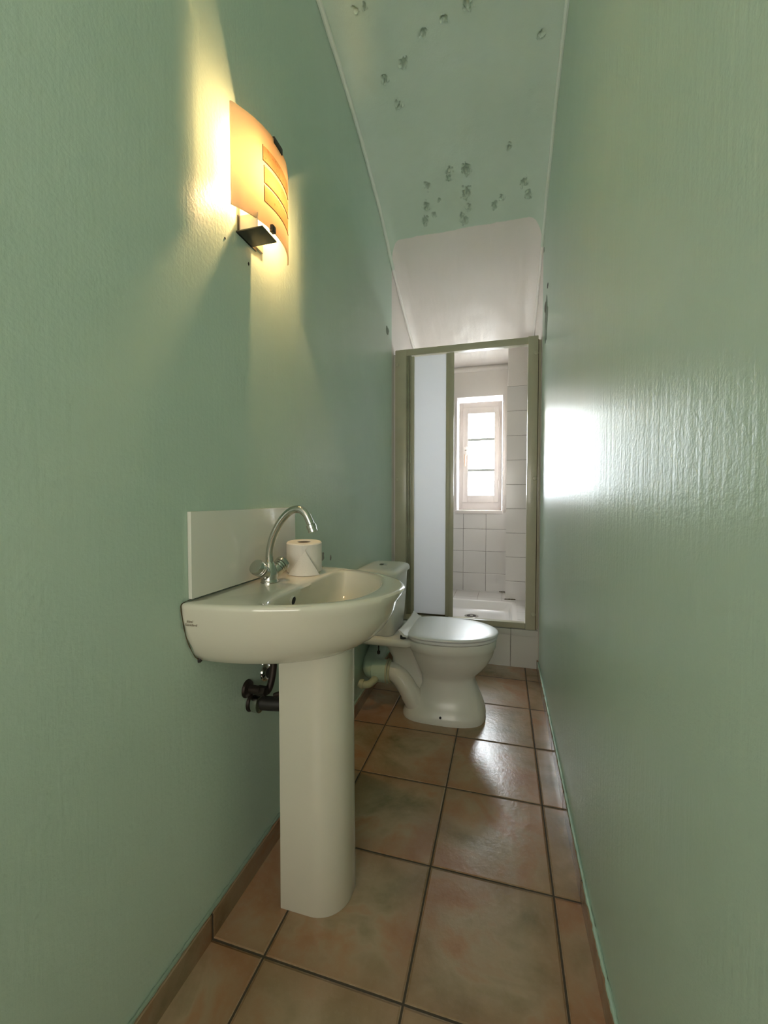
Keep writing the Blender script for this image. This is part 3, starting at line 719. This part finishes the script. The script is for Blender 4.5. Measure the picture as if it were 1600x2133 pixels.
# seat and lid
bm = bmesh.new(); loft(bm, [egg(-.455, -.026, .182, .392), egg(-.458, -.022, .186, .394), egg(-.458, -.022, .186, .404), egg(-.452, -.028, .180, .407)]); bm_obj('seat', bm, M['seat'], wc, 50)
bm = bmesh.new()
def lidring(s_, z, k=1):
    out = []
    for x, y, _ in egg(-.462, -.018, .189, z, pb=3.2):
        X_ = -.24+(x+.24)*s_; Y_ = TYc2+(y-TYc2)*s_
        out.append((X_, Y_, z))
    return out
loft(bm, [lidring(.97, .4095), lidring(1.0, .411), lidring(1.005, .4155), lidring(.995, .420), lidring(.97, .4215), lidring(.8, .4222), lidring(.4, .4232)])
lid = bm_obj('lid', bm, M['seat'], wc, 50)
# raised flared lip at the hinge end
bm = bmesh.new(); rings = []
for i in range(17):
    u_ = i/16; y = TYc2-.172+.344*u_; e = abs(2*u_-1)**6
    rings.append([(-.425, y, .4200), (-.440, y, .4235), (-.452, y, .432+.003*e), (-.462-.003*e, y, .441+.004*e), (-.467-.004*e, y, .440+.004*e), (-.459, y, .426), (-.448, y, .413), (-.425, y, .411)])
loft(bm, rings); bm_obj('hinge_lip', bm, M['seat'], lid, 50)
for s_ in (-1, 1):
    b_ = bmesh.new(); lathe(b_, (-.458, TYc2+s_*.125, .388), (0, 0, 1), [(.014, 0), (.014, .014), (.009, .02)], 20); bm_obj('seat_hinge', b_, M['rubber'] if s_ < 0 else M['seat'], wc)
# cistern
def tk(x0, x1, hw, z, r=.04, bow=.0):
    pts = rrect(x0, x1, TYc2-hw, TYc2+hw, r, z, 6); return [(x+(bow*(1-((y-TYc2)/hw)**2) if x > (x0+x1)/2 else 0), y, z) for x, y, z in pts]
bm = bmesh.new(); loft(bm, [tk(-.680, -.520, .115, .386, .03), tk(-.690, -.510, .130, .396), tk(-.694, -.506, .140, .45), tk(-.697, -.500, .158, .58), tk(-.697, -.496, .168, .675), tk(-.697, -.497, .166, .680)])
bm_obj('cistern', bm, M['ceramic_w'], wc, 50)
bm = bmesh.new(); loft(bm, [tk(-.697, -.490, .172, .679, .04), tk(-.699, -.484, .177, .683, .045), tk(-.699, -.484, .177, .697, .045), tk(-.695, -.490, .171, .709, .045), tk(-.680, -.508, .155, .716, .04), tk(-.66, -.54, .12, .718, .03)])
cl = bm_obj('cistern_lid', bm, M['ceramic_w'], wc, 50)
b_ = bmesh.new(); lathe(b_, (-.592, TYc2, .716), (0, 0, 1), [(.021, 0), (.021, .005), (.019, .0065), (.0165, .0055)], 28); fb = bm_obj('flush_button', b_, M['chrome'], cl)
b_ = bmesh.new(); box(b_, -.6085, -.593, TYc2-.012, TYc2+.012, .7215, .7238, bev=.001); bm_obj('button_half', b_, M['corr'], fb)
# pan connector: painted pipe with an elbow, small beige pipe
pc = thing('pan_connector', (-.62, 2.02, .19), 'mint painted soil pipe elbow joining the back of the toilet', 'pipe')
b_ = bmesh.new(); tube(b_, [(-.546, 2.0, .190), (-.575, 2.0, .188), (-.625, 2.002, .186)], .056, 28); bm_obj('socket', b_, M['pipe'], pc)
b_ = bmesh.new(); tube(b_, catmull([(-.610, 2.002, .186), (-.640, 2.02, .190), (-.652, 2.075, .205), (-.650, 2.14, .235), (-.648, 2.19, .275), (-.648, 2.21, .34)], 6), .052, 28); bm_obj('elbow', b_, M['pipe'], pc)
b_ = bmesh.new(); tube(b_, [(-.548, 2.0, .190), (-.556, 2.0, .190)], .060, 28); tube(b_, [(-.535, 2.0, .19), (-.545, 2.0, .19)], .055, 28); bm_obj('rubber_collar', b_, M['beige'], pc)
b_ = bmesh.new(); tube(b_, catmull([(-.600, 1.975, .168), (-.612, 1.93, .160), (-.628, 1.908, .152), (-.652, 1.90, .152), (-.673, 1.90, .158)], 6), .0175, 16); bm_obj('branch_pipe', b_, M['beige'], pc)
b_ = bmesh.new(); tube(b_, [(-.650, 1.90, .153), (-.664, 1.90, .155)], .022, 16); bm_obj('branch_collar', b_, M['beige'], pc)
b_ = bmesh.new(); tube(b_, [(-.592, 1.965, .352), (-.592, 1.965, .30)], .003, 8); lathe(b_, (-.592, 1.965, .30), (0, 0, -1), [(.008, 0), (.008, .012), (.004, .016)], 12); bm_obj('cistern_bolt', b_, M['corr'], wc)

# ------------------------------------------------------------------ wall lamp
LY, LZ0, LZ1 = 1.045, 1.785, 2.033
lamp = thing('wall_lamp', (XW, LY, 1.80), 'lit wall lamp with curved frosted glass shade and worn stickers', 'lamp')
bm_obj('wall_plate', B(XW, XW+.006, .966, 1.075, 1.762, 2.02, bev=.001), M['plate'], lamp)
bm = bmesh.new(); box(bm, XW, XW+.004, .962, 1.045, 1.752, 1.80); box(bm, XW, -.596, .955, 1.024, 1.752, 1.7555, bev=.0005)
bk = bm_obj('bracket', bm, M['black'], lamp)
bm = bmesh.new(); box(bm, XW+.004, -.618, .967, .969, 1.7555, 1.80); bm_obj('bracket_side', bm, M['plate'], lamp)
bm = bmesh.new(); box(bm, -.612, -.600, 1.012, 1.030, 1.778, 1.796, bev=.003); bm_obj('glass_clip', bm, M['black'], bk)
bm = bmesh.new(); box(bm, XW, -.630, .985, 1.155, 2.020, 2.024, bev=.0005); bm_obj('top_plate', bm, M['plate'], lamp)
bm = bmesh.new(); box(bm, -.618, -.604, 1.03, 1.075, 2.022, 2.040, bev=.002); bm_obj('glass_clip', bm, M['black'], lamp)
def sx(y, off=0):  # x of the slumped glass
    q = (y-LY)/.14; return -.6535+.0435*(1-abs(q)**2.1)+off
bm = bmesh.new(); rings = []
for i in range(49):
    y = LY-.14+.28*i/48; yy = max(LY-.14, min(LY+.14, y)); e0 = .0
    a, b = sx(yy), sx(yy, .004)
    rings.append([(a, y, LZ0), (b, y, LZ0), (b, y, LZ1), (a, y, LZ1)])
loft(bm, rings); shade = bm_obj('glass_shade', bm, M['shade'], lamp, 40)
for (z0, z1, y0, y1) in ((1.945, 1.984, .986, 1.135), (1.890, 1.934, .990, 1.135), (1.842, 1.884, .990, 1.135)):
    bm = bmesh.new(); rings = []
    for i in range(25):
        y = lerp(y0, y1, i/24); c_ = .004*(1 if 0 < i < 24 else 0)
        rings.append([(sx(y, .0038), y, z0+.004-c_), (sx(y, .0046), y, z0+.004-c_), (sx(y, .0046), y, z1-.004+c_), (sx(y, .0038), y, z1-.004+c_)])
    loft(bm, rings); stk = bm_obj('sticker', bm, M['sticker'], shade, 40)
    pts = [(sx(y, .0048), y, z0) for y in [lerp(y0, y1, i/20) for i in range(21)]]
    b2 = bmesh.new(); tube(b2, pts[::-1]+[(sx(y0, .0048), y0, lerp(z0, z1, k/4)) for k in range(1, 5)], .0013, 6); bm_obj('sticker_edge', b2, M['card'], stk)
bm = bmesh.new(); bmesh.ops.create_uvsphere(bm, u_segments=16, v_segments=10, radius=.0085)
for v in bm.verts: v.co = Vector((v.co.x-.629, v.co.y+1.030, v.co.z*1.5+1.915))
bm_obj('bulb', bm, M['bulb'], lamp)
bm = bmesh.new(); tube(bm, [(-.629, 1.030, 1.930), (-.632, 1.045, 1.96), (-.645, 1.06, 2.02)], .008, 12); bm_obj('lamp_socket', bm, M['plate'], lamp)
